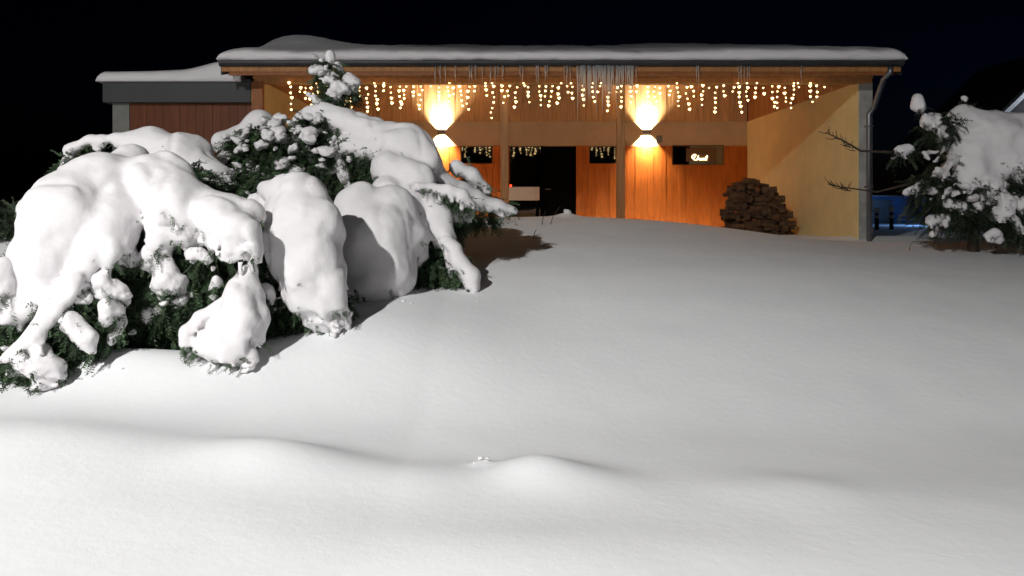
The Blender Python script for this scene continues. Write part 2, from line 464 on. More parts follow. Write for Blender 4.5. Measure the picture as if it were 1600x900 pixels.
# openings in the back wall  (px0, px1, top, bottom rows)
OPEN = [(636, 684, 228, 256), (720, 770, 228, 256), (795.5, 900, 228, 400), (920, 963, 228, 256), (1050, 1131, 226.5, 258)]
op = [(PX(a, YB), PX(b, YB), PZ(d, YB), PZ(c, YB)) for a, b, c, d in OPEN]
core = box('wall_core', XL + .001, XR - .001, YB + .06, YB + .2, .7, roof_z(YB) - .2, M['trim'], house)
box('ring_beam', XL + .002, XR - .002, YB - .005, YB + .058, BAND0, BAND1, M['band'], house)
def boards(x0, x1, z0, z1, y, w=.152, name='siding_board', m='siding'):
    n = max(1, round((x1 - x0) / w)); dw = (x1 - x0) / n
    for i in range(n):
        o = box(name, x0 + i * dw + .0015, x0 + (i + 1) * dw - .0015, y - .03 - .003 * (i % 2), y + .055, z0, z1, M[m], house, .003)
edges = [XL + .004]
for (a, b, z0, z1) in op: edges += [a, b]
edges.append(XR - .004)
for i in range(0, len(edges), 2):
    if edges[i + 1] - edges[i] > .05: boards(edges[i], edges[i + 1], .8, BAND0 - .002, YB)
for (a, b, z0, z1) in op:
    if z0 > FLOOR + .3: boards(a, b, .8, z0 - .002, YB)
boards(XL + .004, XR - .004, BAND1 + .002, roof_z(YB) - .22, YB, name='upper_board', m='upper')
# windows
for j, (a, b, z0, z1) in enumerate(op):
    if j == 2: continue
    w = empty('window', (0, 0, 0), None, None); w.parent = house; w.location = Vector(((a + b) / 2, YB, z0)) - house.location
    f = .022
    g = bm = bmesh.new()
    add_box(bm, a, b, YB - .012, YB + .03, z1 - f, z1 - .003); add_box(bm, a, b, YB - .012, YB + .03, z0, z0 + f)
    add_box(bm, a, a + f, YB - .012, YB + .03, z0 + f, z1 - f); add_box(bm, b - f, b, YB - .012, YB + .03, z0 + f, z1 - f)
    link('window_frame', bm_mesh('window_frame', bm), M['frame'], w)
    box('pane', a + f, b - f, YB + .012, YB + .022, z0 + f, z1 - f, M['glass'], w)
# door : glazed sidelight left, black leaf right
a, b, z0, z1 = op[2]
mid = PX(846, YB)
d = empty('door', (0, 0, 0), None, None); d.parent = house; d.location = Vector(((a + b) / 2, YB, FLOOR)) - house.location
box('door_leaf', mid + .03, b - .02, YB + .02, YB + .055, FLOOR, z1 - .02, M['black_door'], d, .004)
box('sidelight_pane', a + .02, mid - .02, YB + .02, YB + .03, FLOOR, z1 - .02, M['glass'], d)
box('mullion', mid - .02, mid + .028, YB - .01, YB + .055, FLOOR, z1 - .002, M['black_door'], d)
box('door_jamb', b - .018, b, YB - .02, YB + .055, FLOOR, z1 - .002, M['black_door'], d)
tube('door_handle', [(mid + .1, YB + .02, 2.0), (mid + .1, YB - .04, 2.0), (mid + .22, YB - .04, 2.0)], .011, M['fixture'], d, 8)
# meter box beside the right wall lamp
mb = box('meter_box', PX(1025, YB), PX(1034, YB), YB - .07, YB - .005, PZ(223, YB), PZ(212, YB), M['fixture'], house, .006)
# posts and beam
for p0, p1 in ((782, 794.5), (964, 976.5)):
    box('post', PX(p0, YF), PX(p1, YF), YF - .02, YF + .115, .8, PZ(131, YF), M['beam'], house, .006)
zb0, zb1 = PZ(131, YF), PZ(116, YF)
box('front_beam', XL - .15, XR + .22, YF - .06, YF + .12, zb0, zb1 + .10, M['beam'], house, .008)
box('beam_ledge', XL - .15, XR + .22, YF - .10, YF - .062, PZ(124, YF), zb1 + .08, M['beam'], house, .004)
# roof
RX0, RX1 = PX(346, EY), PX(1408, EY)
Y1 = 20.6
roof = prism('roof', [(EY, roof_z(EY)), (Y1, roof_z(Y1)), (Y1, roof_z(Y1) - .13), (EY + .02, roof_z(EY) - .13)], 'x', RX0, RX1, M['soffit'], house)
fz0, fz1 = PZ(118, EY + .08), 3.85
box('fascia_board', RX0 + .10, RX1 - .10, EY + .045, EY + .085, fz0, fz1 - .02, M['trim'], roof, .003)
# gutter : open half round channel
bm = bmesh.new(); prof = []
for i in range(9):
    a_ = math.pi * i / 8
    prof.append((EY - .02 - .065 * math.cos(a_), 3.885 - .085 * math.sin(a_)))
prof += [(y + (.008 if y < EY - .02 else -.008), z + .008) for y, z in prof[::-1]]
A = [bm.verts.new((RX0 - .02, y, z)) for y, z in prof]; B_ = [bm.verts.new((RX1 + .02, y, z)) for y, z in prof]
for i in range(len(prof)):
    j = (i + 1) % len(prof); bm.faces.new((A[i], B_[i], B_[j], A[j]))
bm.faces.new(A); bm.faces.new(B_[::-1])
link('gutter', bm_mesh('gutter', bm), M['dark_metal'], roof)
# verge boards
for x0, x1 in ((RX0 - .03, RX0 - .002), (RX1 + .002, RX1 + .03)):
    prism('verge_board', [(EY + .05, roof_z(EY + .05) + .03), (Y1, roof_z(Y1) + .03), (Y1, roof_z(Y1) - .18), (EY + .05, roof_z(EY) - .18)], 'x', x0, x1, M['dark_metal'], roof)
# down pipe
px_ = PX(1357, YF - .1)
gp = PX(1391, EY)
tube('downpipe', [(gp, EY - .01, 3.80), (gp, EY, 3.72), (gp - .06, EY + .1, 3.62), (px_ + .06, YF - .16, PZ(170, YF)), (px_, YF - .12, PZ(180, YF)), (px_, YF - .12, .8)], .042, M['pipe'], roof, 12)
for zz in (1.9, 2.9):
    box('pipe_clip', px_ - .05, px_ + .05, YF - .165, YF - .05, zz, zz + .025, M['fixture'], roof)

# snow on the main roof : section swept along the eave
def roof_snow():
    nu = 260; xs = np.linspace(RX0 - .05, RX1 + .06, nu)
    sec = []      # (t along slope from eave in m, height fraction)
    base = [(-.045, 0.0), (-.075, .22), (-.085, .45), (-.07, .68), (-.02, .86), (.08, .97), (.2, 1.02)] + [(s, 1.02) for s in (.4, .7, 1.0, 1.4, 1.9, 2.4, 3, 3.6, 4.3, 5, 5.8, 6.6, 7.4, 8.0)]
    V = []
    for i, x in enumerate(xs):
        e = min(x - xs[0], xs[-1] - x)
        en = math.sqrt(max(0.0, 1 - (1 - min(1, e / .22)) ** 2))
        th = (.165 + .034 * float(vnoise(np.array(x * .9), np.array(.3), np.array(.7))) + .018 * float(vnoise(np.array(x * 3.1), np.array(4.3), np.array(.7))) + .008 * float(vnoise(np.array(x * 9.), np.array(2.3), np.array(.7)))) * (.10 + .90 * en)
        if x > 2: th *= 1 + .25 * min(1, (x - 2) / 3.5)
        lipn = .030 * float(vnoise(np.array(x * 2.7), np.array(8.3), np.array(2.7)))
        drip = .020 * float(vnoise(np.array(x * 6.), np.array(1.3), np.array(2.2)))
        for k, (s, f) in enumerate(base):
            y = EY + s + (lipn + .014 * float(vnoise(np.array(x * 7.), np.array(f * 2.5), np.array(3.))) if s < .1 else 0) * (1 if k else .6)
            n = .025 * float(vnoise(np.array(x * .8), np.array(s * .8), np.array(5.))) if s > .3 else 0
            hump = .26 * math.exp(-.5 * ((x + 3.9) / .6) ** 2 - .5 * ((s - 2.6) / .5) ** 2)
            z = 3.905 + max(0, s) * SLOPE + th * f + n + hump + (drip if k == 0 else 0)
            V.append((x, y, z))
    m = len(base); F = []
    for i in range(nu - 1):
        for k in range(m - 1):
            F.append((i * m + k, (i + 1) * m + k, (i + 1) * m + k + 1, i * m + k + 1))
    # underside
    o = len(V)
    for x in xs: V.append((x, EY + .05, 3.893))
    for x in xs: V.append((x, EY + 8.0, 3.893 + 8 * SLOPE))
    for i in range(nu - 1):
        F.append((o + i, o + i + 1, (i + 1) * m, i * m))
        F.append((o + nu + i, o + nu + i + 1, o + i + 1, o + i))
        F.append((i * m + m - 1, (i + 1) * m + m - 1, o + nu + i + 1, o + nu + i))
    for i in (0, nu - 1):
        for k in range(m - 1):
            F.append((o + i, i * m + k, i * m + k + 1, o + i) if False else (i * m + k, i * m + k + 1, o + nu + i, o + i))
    me = bpy.data.meshes.new('snow_layer'); me.from_pydata(V, [], F); me.update()
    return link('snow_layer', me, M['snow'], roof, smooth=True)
roof_snow()

# flat roofed wing at the left
WY = 13.30
wx0, wx1 = PX(177, WY), XL - .19
box('wing_wall', wx0, wx1, WY + .03, 19.0, .7, 3.5, M['grey_plaster'], house)
box('corner_pier', wx0 - .002, PX(203, WY), WY - .02, WY + .028, .7, 3.32, M['pier'], house)
n = 15; x0 = PX(203.5, WY); dw = (wx1 - x0) / n
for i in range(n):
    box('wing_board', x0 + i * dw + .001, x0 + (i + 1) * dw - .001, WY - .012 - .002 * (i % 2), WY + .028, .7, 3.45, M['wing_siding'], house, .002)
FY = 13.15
wing = box('wing_roof', PX(160, FY), PX(392, FY), FY, FY + .32, PZ(160, FY), PZ(127, FY), M['wing_fascia'], house, .006)
box('roof_edge', PX(156, FY), PX(393.5, FY), FY - .02, FY + .34, PZ(127, FY) + .002, PZ(124.5, FY), M['dark_metal'], wing)
box('lit_end_plate', PX(392, FY) + .002, PX(392, FY) + .012, FY + .02, FY + .30, PZ(160, FY) + .01, PZ(127, FY) - .01, M['plaster'], wing)  # pale plate paints the string lights' glow onto the dark fascia end
box('flat_deck', PX(160, FY) + .02, XL - .22, FY + .33, 19.2, 3.40, 3.60, M['wing_fascia'], wing)
def wing_snow():
    xa, xb = PX(152, FY), PX(378, FY)
    nu, nv = 120, 40
    V = []; F = []
    us = np.linspace(xa, xb, nu); vs = np.concatenate([[FY - .06, FY - .065, FY - .055, FY - .02, FY + .04], np.linspace(FY + .12, 19.1, nv - 5)])
    fr = np.concatenate([[0, .35, .7, .9, 1.0], np.ones(nv - 5)])
    for x in us:
        t = (x - xa) / (xb - xa)
        th = .165 + .05 * t + .16 * sstep(.55, 1.0, t)
        en = math.sqrt(max(0, 1 - (1 - min(1, (x - xa) / .12)) ** 2))
        th = float(th) * (.12 + .88 * en) + .015 * float(vnoise(np.array(x * 2.), np.array(1.), np.array(2.)))
        for y, f in zip(vs, fr):
            V.append((x, y + .008 * float(vnoise(np.array(x * 6), np.array(y), np.array(0.))), 3.665 + th * f + (.02 * float(vnoise(np.array(x), np.array(y), np.array(4.))) if f == 1 else 0)))
    for i in range(nu - 1):
        for j in range(nv - 1):
            F.append((i * nv + j, (i + 1) * nv + j, (i + 1) * nv + j + 1, i * nv + j + 1))
    o = len(V)
    for x in us: V += [(x, FY - .03, 3.664), (x, 19.1, 3.664)]
    for i in range(nu - 1):
        F.append((o + 2 * i, o + 2 * i + 2, (i + 1) * nv, i * nv)); F.append((o + 2 * i + 1, o + 2 * i + 3, o + 2 * i + 2, o + 2 * i))
    for i in (0, nu - 1):
        for j in range(nv - 1): F.append((i * nv + j, i * nv + j + 1, o + 2 * i + 1, o + 2 * i))
    me = bpy.data.meshes.new('snow_layer'); me.from_pydata(V, [], F); me.update()
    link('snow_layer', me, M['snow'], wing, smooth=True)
wing_snow()

# ------------------------------------------------------------------ wall lamps
def wall_lamp(px, label):
    x, z = PX(px, YB), PZ(207, YB)
    t = empty('wall_lamp', (x, YB - .005, z), label, 'wall lamp', 'up and down wall lamps on the back wall')
    box('backplate', x - .04, x + .04, YB - .03, YB - .006, z - .05, z + .05, M['fixture'], t, .004)
    bm = bmesh.new()
    add_box(bm, x - .095, x + .095, YB - .125, YB - .030, z - .045, z + .045, .006)
    link('housing', bm_mesh('housing', bm), M['fixture'], t, smooth=False)
    for s in (1, -1):
        l = bpy.data.lights.new('lamp_beam', 'AREA'); l.shape = 'RECTANGLE'; l.size = .18; l.size_y = .07
        l.energy = 150; l.color = (1.0, .82, .58); l.spread = R(100)
        o = bpy.data.objects.new('lamp_beam', l); C.objects.link(o); o.parent = t
        o.location = Vector((x, YB - .075, z + s * .055)) - t.location
        o.rotation_euler = (R(180 - 12) if s > 0 else R(12), 0, 0)     # both beams lean toward the wall
wall_lamp(690, 'glaring up and down wall lamp nearest the snowy bushes')
wall_lamp(1010, 'glaring up and down wall lamp beside the small grey meter box')

# ------------------------------------------------------------------ heart fairy lights
def heart_mesh(s):
    pts = []
    for i in range(12):
        a = 2 * math.pi * i / 12
        pts.append((16 * math.sin(a) ** 3 / 17 * s * .5, (13 * math.cos(a) - 5 * math.cos(2 * a) - 2 * math.cos(3 * a) - math.cos(4 * a)) / 17 * s * .5))
    V = [(p[0], -.22 * s, p[1]) for p in pts] + [(p[0], .22 * s, p[1]) for p in pts] + [(0, -.34 * s, 0), (0, .34 * s, 0)]
    V = [(x * (.8 if i < 24 else 1), y, z * (.8 if i < 24 else 1)) for i, (x, y, z) in enumerate(V)]
    V += [(p[0], 0, p[1]) for p in pts]
    F = []
    for i in range(12):
        j = (i + 1) % 12
        F += [(i, j, 24), (12 + j, 12 + i, 25), (26 + i, 26 + j, j, i), (12 + i, 12 + j, 26 + j, 26 + i)]
    me = bpy.data.meshes.new('heart_bulb'); me.from_pydata(V, [], F); me.update(); me.materials.append(M['bulb']); return me
SY = YF - .115
strings = empty('light_curtain', (PX(870, SY), SY, zb0 - .01), 'curtain of warm heart shaped fairy lights along the porch beam', 'fairy lights')
hearts = [heart_mesh(s) for s in (.036, .047, .060)]
top = zb0 - .012
cpts = []
for i in range(80):
    x = PX(448 + (1292 - 448) * i / 79, SY); cpts.append((x, SY, top + .006 * math.sin(i * 1.3) + .004 * random.uniform(-1, 1)))
tube('main_cable', cpts, .008, M['cable'], strings, 6)
def bulb(x, y, z, big=None):
    me = random.choice(hearts) if big is None else hearts[big]
    o = bpy.data.objects.new('bulb', me); C.objects.link(o); o.parent = strings
    o.location = Vector((x, y, z)) - strings.location
    o.rotation_euler = (random.uniform(-.25, .25), random.uniform(-.35, .35), random.uniform(-.7, .7))
px = 456.0; lens = [5, 2, 3, 6, 4, 3, 6, 2, 5, 4, 2, 5]; i = 0; nb = 0
while px < 1294:
    L = lens[i % len(lens)] + random.choice((0, 0, 1, -1)); L = max(1, L)
    x = PX(px, SY); wob = random.uniform(-.03, .03); pts = [(x, SY, top)]
    z = top - random.uniform(.02, .06)
    for k in range(L):
        xx = x + wob * k * .4 + random.uniform(-.022, .022)
        pts.append((xx, SY - .01, z)); bulb(xx, SY - .025, z - .02); nb += 1
        z -= random.uniform(.06, .105)
    tube('drop_wire', pts, .004, M['cable'], strings, 4)
    if random.random() < .3: bulb(x + random.uniform(-.04, .04), SY - .03, top, 0); nb += 1
    px += random.uniform(8.5, 14.5) + (4 if i % 7 == 4 else 0); i += 1
bulb(PX(452, SY), SY - .02, top + .01, 2)

# ------------------------------------------------------------------ icicles
def icicle(px, L, r, label):
    y = EY - .045 + random.uniform(-.02, .02); x = PX(px, y); z = 3.81
    n = 8; pts = []; rad = []
    for i in range(n):
        t = i / (n - 1); pts.append((x + .004 * math.sin(t * 7 + px), y, z - L * t)); rad.append(max(.0012, r * (1 - t) ** .8 * (1 + .12 * math.sin(t * 23 + px))))
    o = tube('icicle', pts, rad, M['ice'], None, 7)
    me = o.data
    for v in me.vertices: v.co -= Vector((x, y, z))
    o.location = (x, y, z)
    tag(o, label, 'icicle', 'icicles hanging from the gutter')
ORD = ('first second third fourth fifth sixth seventh eighth ninth tenth eleventh twelfth thirteenth fourteenth fifteenth sixteenth seventeenth eighteenth nineteenth twentieth '
       'twenty-first twenty-second twenty-third twenty-fourth twenty-fifth twenty-sixth twenty-seventh twenty-eighth twenty-ninth thirtieth').split()
for k, px_i in enumerate((680, 688, 696, 712, 733, 736.5, 742, 754, 767, 774, 778, 786, 812, 816, 838, 841.5, 852, 855, 881, 885, 891)):
    icicle(px_i + random.uniform(-.7, .7), random.uniform(.16, .36), random.uniform(.008, .014), ORD[k] + ' thin icicle, counted from the bush toward the dense icicle cluster')
for k in range(30):
    px_i = 903 + k * 2.95 + random.uniform(-1.2, 1.2)
    icicle(px_i, random.choice((.32, .42, .5, .6, .75)) * random.uniform(.85, 1.15), random.uniform(.012, .021), ORD[k] + ' icicle from the left in the dense long cluster by the porch post')
for k, px_i in enumerate((994, 1088.5, 1091.5)):
    icicle(px_i, random.uniform(.25, .38), .011, ('lone thin icicle above the right hand wall lamp', 'left icicle of the close pair above the sign window', 'right icicle of the close pair above the sign window')[k])
for k, px_i in enumerate((1154, 1158, 1163, 1168, 1171)):
    icicle(px_i, random.uniform(.2, .36), .010, ORD[k] + ' from the left of five thin icicles above the porch corner')
icicle(1252, .3, .010, 'rightmost thin icicle hanging alone before the cream right wall')

# ------------------------------------------------------------------ neon sign in the right window
def sign():
    y = YB - .03; sx = 1.0
    t = empty('neon_sign', (PX(1092, YB), y, PZ(251, YB)), 'small glowing warm white script sign in the wide right window', 'sign')
    # stroke rows traced as one handwriting line: tall looped initial, low joined letters, tall last stroke
    st = [[(1083.2, 248.5), (1080.8, 246.5), (1081.5, 243.3), (1084.5, 241.3), (1087, 242), (1086, 244.5), (1083.5, 246.8)],
          [(1083.5, 246.8), (1084.5, 250.2), (1087.5, 250.4), (1090.2, 246.5), (1091, 243), (1090.3, 246), (1089.3, 250.3), (1090.8, 247.4), (1092.2, 247.4), (1092.6, 250.3)],
          [(1092.6, 250.3), (1094.6, 250.2), (1096.6, 247.6), (1094.8, 247.4), (1094.4, 249.8), (1096.6, 249.9), (1097, 247.5), (1097.2, 250.2)],
          [(1097.2, 250.2), (1098.8, 249), (1099.2, 246.8), (1098.8, 250.2), (1100.4, 249.6), (1102, 248.2), (1101, 247.4), (1100.4, 249.4), (1101.6, 250.3)],
          [(1101.6, 250.3), (1103.4, 247.4), (1104.8, 242.8), (1103.8, 246), (1103.2, 250), (1104.2, 250.3)], [(1101.8, 245.6), (1105.4, 245.2)]]
    for s in st:
        pts = [(PX(a, YB), y, PZ(b, YB)) for a, b in s]
        tube('glowing_stroke', pts, .0125, M['neon'], t, 6)
    box('backing_panel', PX(1072, YB), PX(1119, YB), y + .024, y + .028, PZ(252.5, YB), PZ(231, YB), M['frame'], t)
    for a in (1082, 1103): box('support', PX(a, YB) - .004, PX(a, YB) + .004, y, y + .023, PZ(250, YB), PZ(248, YB), M['fixture'], t)
sign()

# ------------------------------------------------------------------ cabinet with red candle by the door
def cabinet():
    y0 = 18.75
    x0, x1 = PX(795, y0), PX(843, y0); z0, z1 = PZ(313, y0), PZ(292, y0)
    t = empty('drawer_cabinet', ((x0 + x1) / 2, y0, FLOOR), 'pale drawer cabinet on dark legs in front of the black door', 'cabinet')
    box('body', x0, x1, y0 + .02, y0 + .38, z0, z1, M['white_wood'], t, .006)
    box('drawer_front', x0 + .008, x1 - .008, y0, y0 + .018, z0 + .008, z1 - .012, M['white_wood'], t, .004)
    bm = bmesh.new(); bmesh.ops.create_uvsphere(bm, u_segments=12, v_segments=8, radius=.016)
    for v in bm.verts: v.co += Vector((PX(829, y0), y0 - .018, PZ(300, y0)))
    link('knob', bm_mesh('knob', bm), M['brass'], t, smooth=True)
    for lx in (x0 + .01, x1 - .05):
        for ly in (y0 + .03, y0 + .32): box('leg', lx, lx + .04, ly, ly + .04, FLOOR - .02, z0, M['black_door'], t)
    box('shelf', x0 + .05, x1 - .05, y0 + .05, y0 + .35, FLOOR + .18, FLOOR + .20, M['black_door'], t)
    lx = PX(798, y0)
    c = empty('candle_lantern', (lx, y0 + .12, z1), 'small red glowing candle lantern on the pale cabinet', 'lantern')
    tube('glass', [(lx, y0 + .12, z1 + .004), (lx, y0 + .12, z1 + .02), (lx, y0 + .12, z1 + .05), (lx, y0 + .12, z1 + .06)], [.024, .028, .028, .02], M['red_glow'], c, 12)
    tube('lid', [(lx, y0 + .12, z1 + .061), (lx, y0 + .12, z1 + .07)], [.024, .012], M['fixture'], c, 12)
    l = bpy.data.lights.new('candle_light', 'POINT'); l.energy = .8; l.color = (1, .08, .03); l.shadow_soft_size = .02
    o = bpy.data.objects.new('candle_light', l); C.objects.link(o); o.parent = c
    o.location = Vector((lx, y0 + .075, z1 + .04)) - c.location
cabinet()

# ------------------------------------------------------------------ firewood
def firewood():
    y0 = 15.7
    t = empty('firewood_stack', (PX(1215, y0), y0, FLOOR), 'rounded heap of dark split logs against the cream wall', 'firewood')
    meshes = []
    for k in range(6):
        n = random.choice((5, 6, 7, 8)); rr = random.uniform(.036, .085)
        sec = [(rr * random.uniform(.75, 1.15) * math.cos(2 * math.pi * j / n + k), rr * random.uniform(.7, 1.1) * math.sin(2 * math.pi * j / n + k)) for j in range(n)]
        L = random.uniform(.24, .36)
        bm = bmesh.new()
        A = [bm.verts.new((-L / 2, p[0], p[1])) for p in sec]; B = [bm.verts.new((L / 2, p[0] * .93, p[1] * .95)) for p in sec]
        bm.faces.new(A); bm.faces.new(B[::-1])
        for j in range(n): bm.faces.new((A[j], B[j], B[(j + 1) % n], A[(j + 1) % n]))
        bmesh.ops.bevel(bm, geom=bm.edges[:], offset=.006, segments=1, affect='EDGES')
        me = bm_mesh('log', bm); me.materials.append(M['log']); meshes.append(me)
    zrow = FLOOR + .04
    while zrow < 2.12:
        py = HOR - (zrow - EYE) * FP / y0
        xr = np.interp(py, [281, 290, 300, 315, 330, 345, 368], [1178, 1200, 1214, 1226, 1235, 1239, 1246])
        xl = np.interp(py, [281, 288, 298, 315, 368], [1160, 1146, 1139, 1136, 1134])
        xmax = min(PX(xr, y0), XR - .05); xmin = PX(xl, y0)
        for lay in range(3):
            x = xmax - .10 - random.uniform(0, .08)
            while x > xmin + .06:
                o = bpy.data.objects.new('log', random.choice(meshes)); C.objects.link(o); o.parent = t
                o.location = Vector((x, y0 + lay * .16 + random.uniform(-.06, .06), zrow + random.uniform(-.025, .025))) - t.location
                yaw = random.uniform(-.35, .35) if random.random() < .55 else random.uniform(1.1, 2.0)
                o.rotation_euler = (random.uniform(0, 6.28), random.uniform(-.12, .12), yaw)
                x -= random.uniform(.22, .32) if abs(yaw) < 1 else random.uniform(.11, .16)
        zrow += .085
firewood()

# ------------------------------------------------------------------ conifers
def sprig_proto(n=26, L=.17, nl=.034, seed=0, droop=.35):
    r = random.Random(seed); V = []; F = []
    for i in range(n):
        t = (i + .5) / n
        p = Vector((L * t, 0, -droop * L * t * t))
        side = 1 if i % 2 else -1
        tw = r.uniform(-.9, .9)
        d = Vector((.75, side * math.cos(tw), math.sin(tw) * .8 - .1)).normalized()
        l = nl * (1.15 - .55 * t) * r.uniform(.8, 1.2)
        w = d.cross(Vector((0, 0, 1))).normalized() * l * .17
        o = len(V)
        V += [p - w * .6, p + w * .6, p + d * l * .6 + w, p + d * l, p + d * l * .6 - w]
        F += [(o, o + 1, o + 2), (o, o + 2, o + 4), (o + 4, o + 2, o + 3)]
    o = len(V)
    V += [Vector((0, -.003, 0)), Vector((0, .003, 0)), Vector((L, 0, -droop * L))]; F.append((o, o + 1, o + 2))
    return np.array([tuple(v) for v in V]), np.array(F)
PROTOS = [sprig_proto(seed=s, droop=.15 + .2 * s) for s in range(4)]
def scatter_sprigs(name, pts, dirs, parent, m, smin=.7, smax=1.3):
    Vs = []; Fs = []; off = 0
    pts = np.asarray(pts); dirs = np.asarray(dirs)
    which = rng.integers(0, len(PROTOS), len(pts))
    for k, (pv, pf) in enumerate(PROTOS):
        q = pts[which == k]; d = dirs[which == k]
        if not len(q): continue
        d = d / (np.linalg.norm(d, axis=1, keepdims=True) + 1e-9)
        up = np.tile([0, 0, 1.0], (len(q), 1)) + rng.normal(0, .45, (len(q), 3))
        yv = np.cross(up, d); yv /= np.linalg.norm(yv, axis=1, keepdims=True) + 1e-9
        zv = np.cross(d, yv)
        s = rng.uniform(smin, smax, (len(q), 1, 1))
        W = (pv[None, :, 0:1] * d[:, None] + pv[None, :, 1:2] * yv[:, None] + pv[None, :, 2:3] * zv[:, None]) * s + q[:, None]
        nv = len(pv)
        Vs.append(W.reshape(-1, 3)); Fs.append((pf[None] + (np.arange(len(q)) * nv)[:, None, None] + off).reshape(-1, 3)); off += nv * len(q)
    me = mesh_np(name, np.concatenate(Vs), np.concatenate(Fs))
    o = link(name, me, m, parent); tag(o, kind='stuff'); return o

def ell_pts(ells, dens, shell=.45):
    """points inside ellipsoids given as (px, py, Y, rx_px, ry_px, ry_depth_m); directions outward and drooping"""
    Pp = []; Dd = []
    for (px, py, Y, rx, rz, rd) in ells:
        c = np.array(P(px, py, Y)); r = np.array([rx * Y / FP, rd, rz * Y / FP])
        n = int(dens * (r[0] * r[2] + r[0] * r[1] + r[1] * r[2]))
        u = rng.normal(0, 1, (n, 3)); u /= np.linalg.norm(u, axis=1, keepdims=True)
        u[:, 1] = np.where(rng.random(n) < .65, -np.abs(u[:, 1]), u[:, 1])
        rad = shell + (1 - shell) * rng.random(n) ** .6
        Pp.append(c + u * r * rad[:, None])
        d = u * np.array([1, 1, .5]) + np.array([0, -.15, -.55]) + rng.normal(0, .35, (n, 3))
        Dd.append(d)
    return np.concatenate(Pp), np.concatenate(Dd)

def edge_sprigs(parent, m, n, smin=.5, smax=1.0, zmax=-.25):
    Pp = []; Nn = []
    for o in parent.children:
        if not o.name.startswith(('snow_lobe', 'bough_snow')): continue
        me = o.data; k = len(me.vertices); v = np.empty(k * 3, np.float32); me.vertices.foreach_get('co', v); v = v.reshape(-1, 3)
        nn = np.array([tuple(q.vector) for q in me.vertex_normals], np.float32)
        sel = (nn[:, 2] < zmax) & (nn[:, 1] < .35)
        Pp.append(v[sel]); Nn.append(nn[sel])
    Pp = np.concatenate(Pp); Nn = np.concatenate(Nn)
    i = rng.choice(len(Pp), min(n, len(Pp)), replace=False)
    p = Pp[i] - Nn[i] * .05
    d = Nn[i] * np.array([1, 1, .6]) + np.array([0, -.25, -.35]) + rng.normal(0, .45, (len(i), 3))
    scatter_sprigs('edge_twigs', p, d, parent, m, smin, smax)

CLUMPS = []
def clump_meshes():
    for s in range(7):
        bm = bmesh.new(); bmesh.ops.create_icosphere(bm, subdivisions=3, radius=1.0)
        for v in bm.verts:
            c = v.co.copy(); q = c * 1.5
            n = float(vnoise(np.array(q.x + s * 5.3), np.array(q.y), np.array(q.z))) * .42 + float(vnoise(np.array(q.x * 2.6 + s), np.array(q.y * 2.6), np.array(q.z * 2.6 + 4))) * .20 + float(vnoise(np.array(q.x * 6 + s), np.array(q.y * 6), np.array(q.z * 6 + 4))) * .09
            v.co = c * (1 + n)
            if v.co.z < 0: v.co.z *= .55
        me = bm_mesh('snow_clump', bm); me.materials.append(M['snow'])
        me.polygons.foreach_set('use_smooth', [True] * len(me.polygons)); CLUMPS.append(me)
clump_meshes()
def clump(parent, p, s, name='snow_clump'):
    o = bpy.data.objects.new(name, random.choice(CLUMPS)); C.objects.link(o); o.parent = parent
    o.location = Vector(p) - parent.location
    o.scale = (s * random.uniform(.8, 1.35), s * random.uniform(.8, 1.2), s * random.uniform(.65, 1.1))
    o.rotation_euler = (random.uniform(-.5, .5), random.uniform(-.6, .6), random.uniform(0, 6.28))
    return o
def ch(*q): return [(*P(a, b, Y), r * Y / FP) for (a, b, Y, r) in q]
def branch(parent, pts, r0, r1, m=None):
    n = len(pts); return tube('branch', [P(*p) for p in pts], [r0 + (r1 - r0) * i / (n - 1) for i in range(n)], m or M['bark'], parent, 6)

# ---- spreading conifer in front
ga = float(ground_z(-2.4, 6.6))
A = empty('conifer_shrub', (-2.4, 6.6, ga), 'wide low conifer buried under huge snow lobes at the left front', 'shrub', 'snow laden conifers')
tube('trunk', [(-2.4, 6.9, ga - .2), (-2.35, 6.85, ga + .5), (-2.5, 6.8, ga + 1.0)], [.09, .07, .04], M['bark'], A, 8)
for b in ([(330, 520, 6.7), (280, 400, 6.4), (200, 300, 6.2), (100, 360, 5.8), (40, 480, 5.45)], [(330, 520, 6.7), (330, 420, 6.3), (350, 370, 6.0), (395, 400, 5.9)],
          [(340, 520, 6.7), (420, 400, 6.5), (470, 350, 6.3), (490, 480, 6.1)], [(330, 520, 6.7), (370, 470, 5.9), (350, 545, 5.7)], [(330, 500, 6.7), (240, 300, 7.2), (120, 240, 7.5)],
          [(330, 520, 6.7), (220, 420, 6.1), (150, 430, 5.7), (100, 510, 5.5), (60, 570, 5.3)], [(300, 540, 6.3), (240, 470, 6.0), (170, 520, 5.8)]):
    branch(A, b, .035, .008)
SM = M['snow']
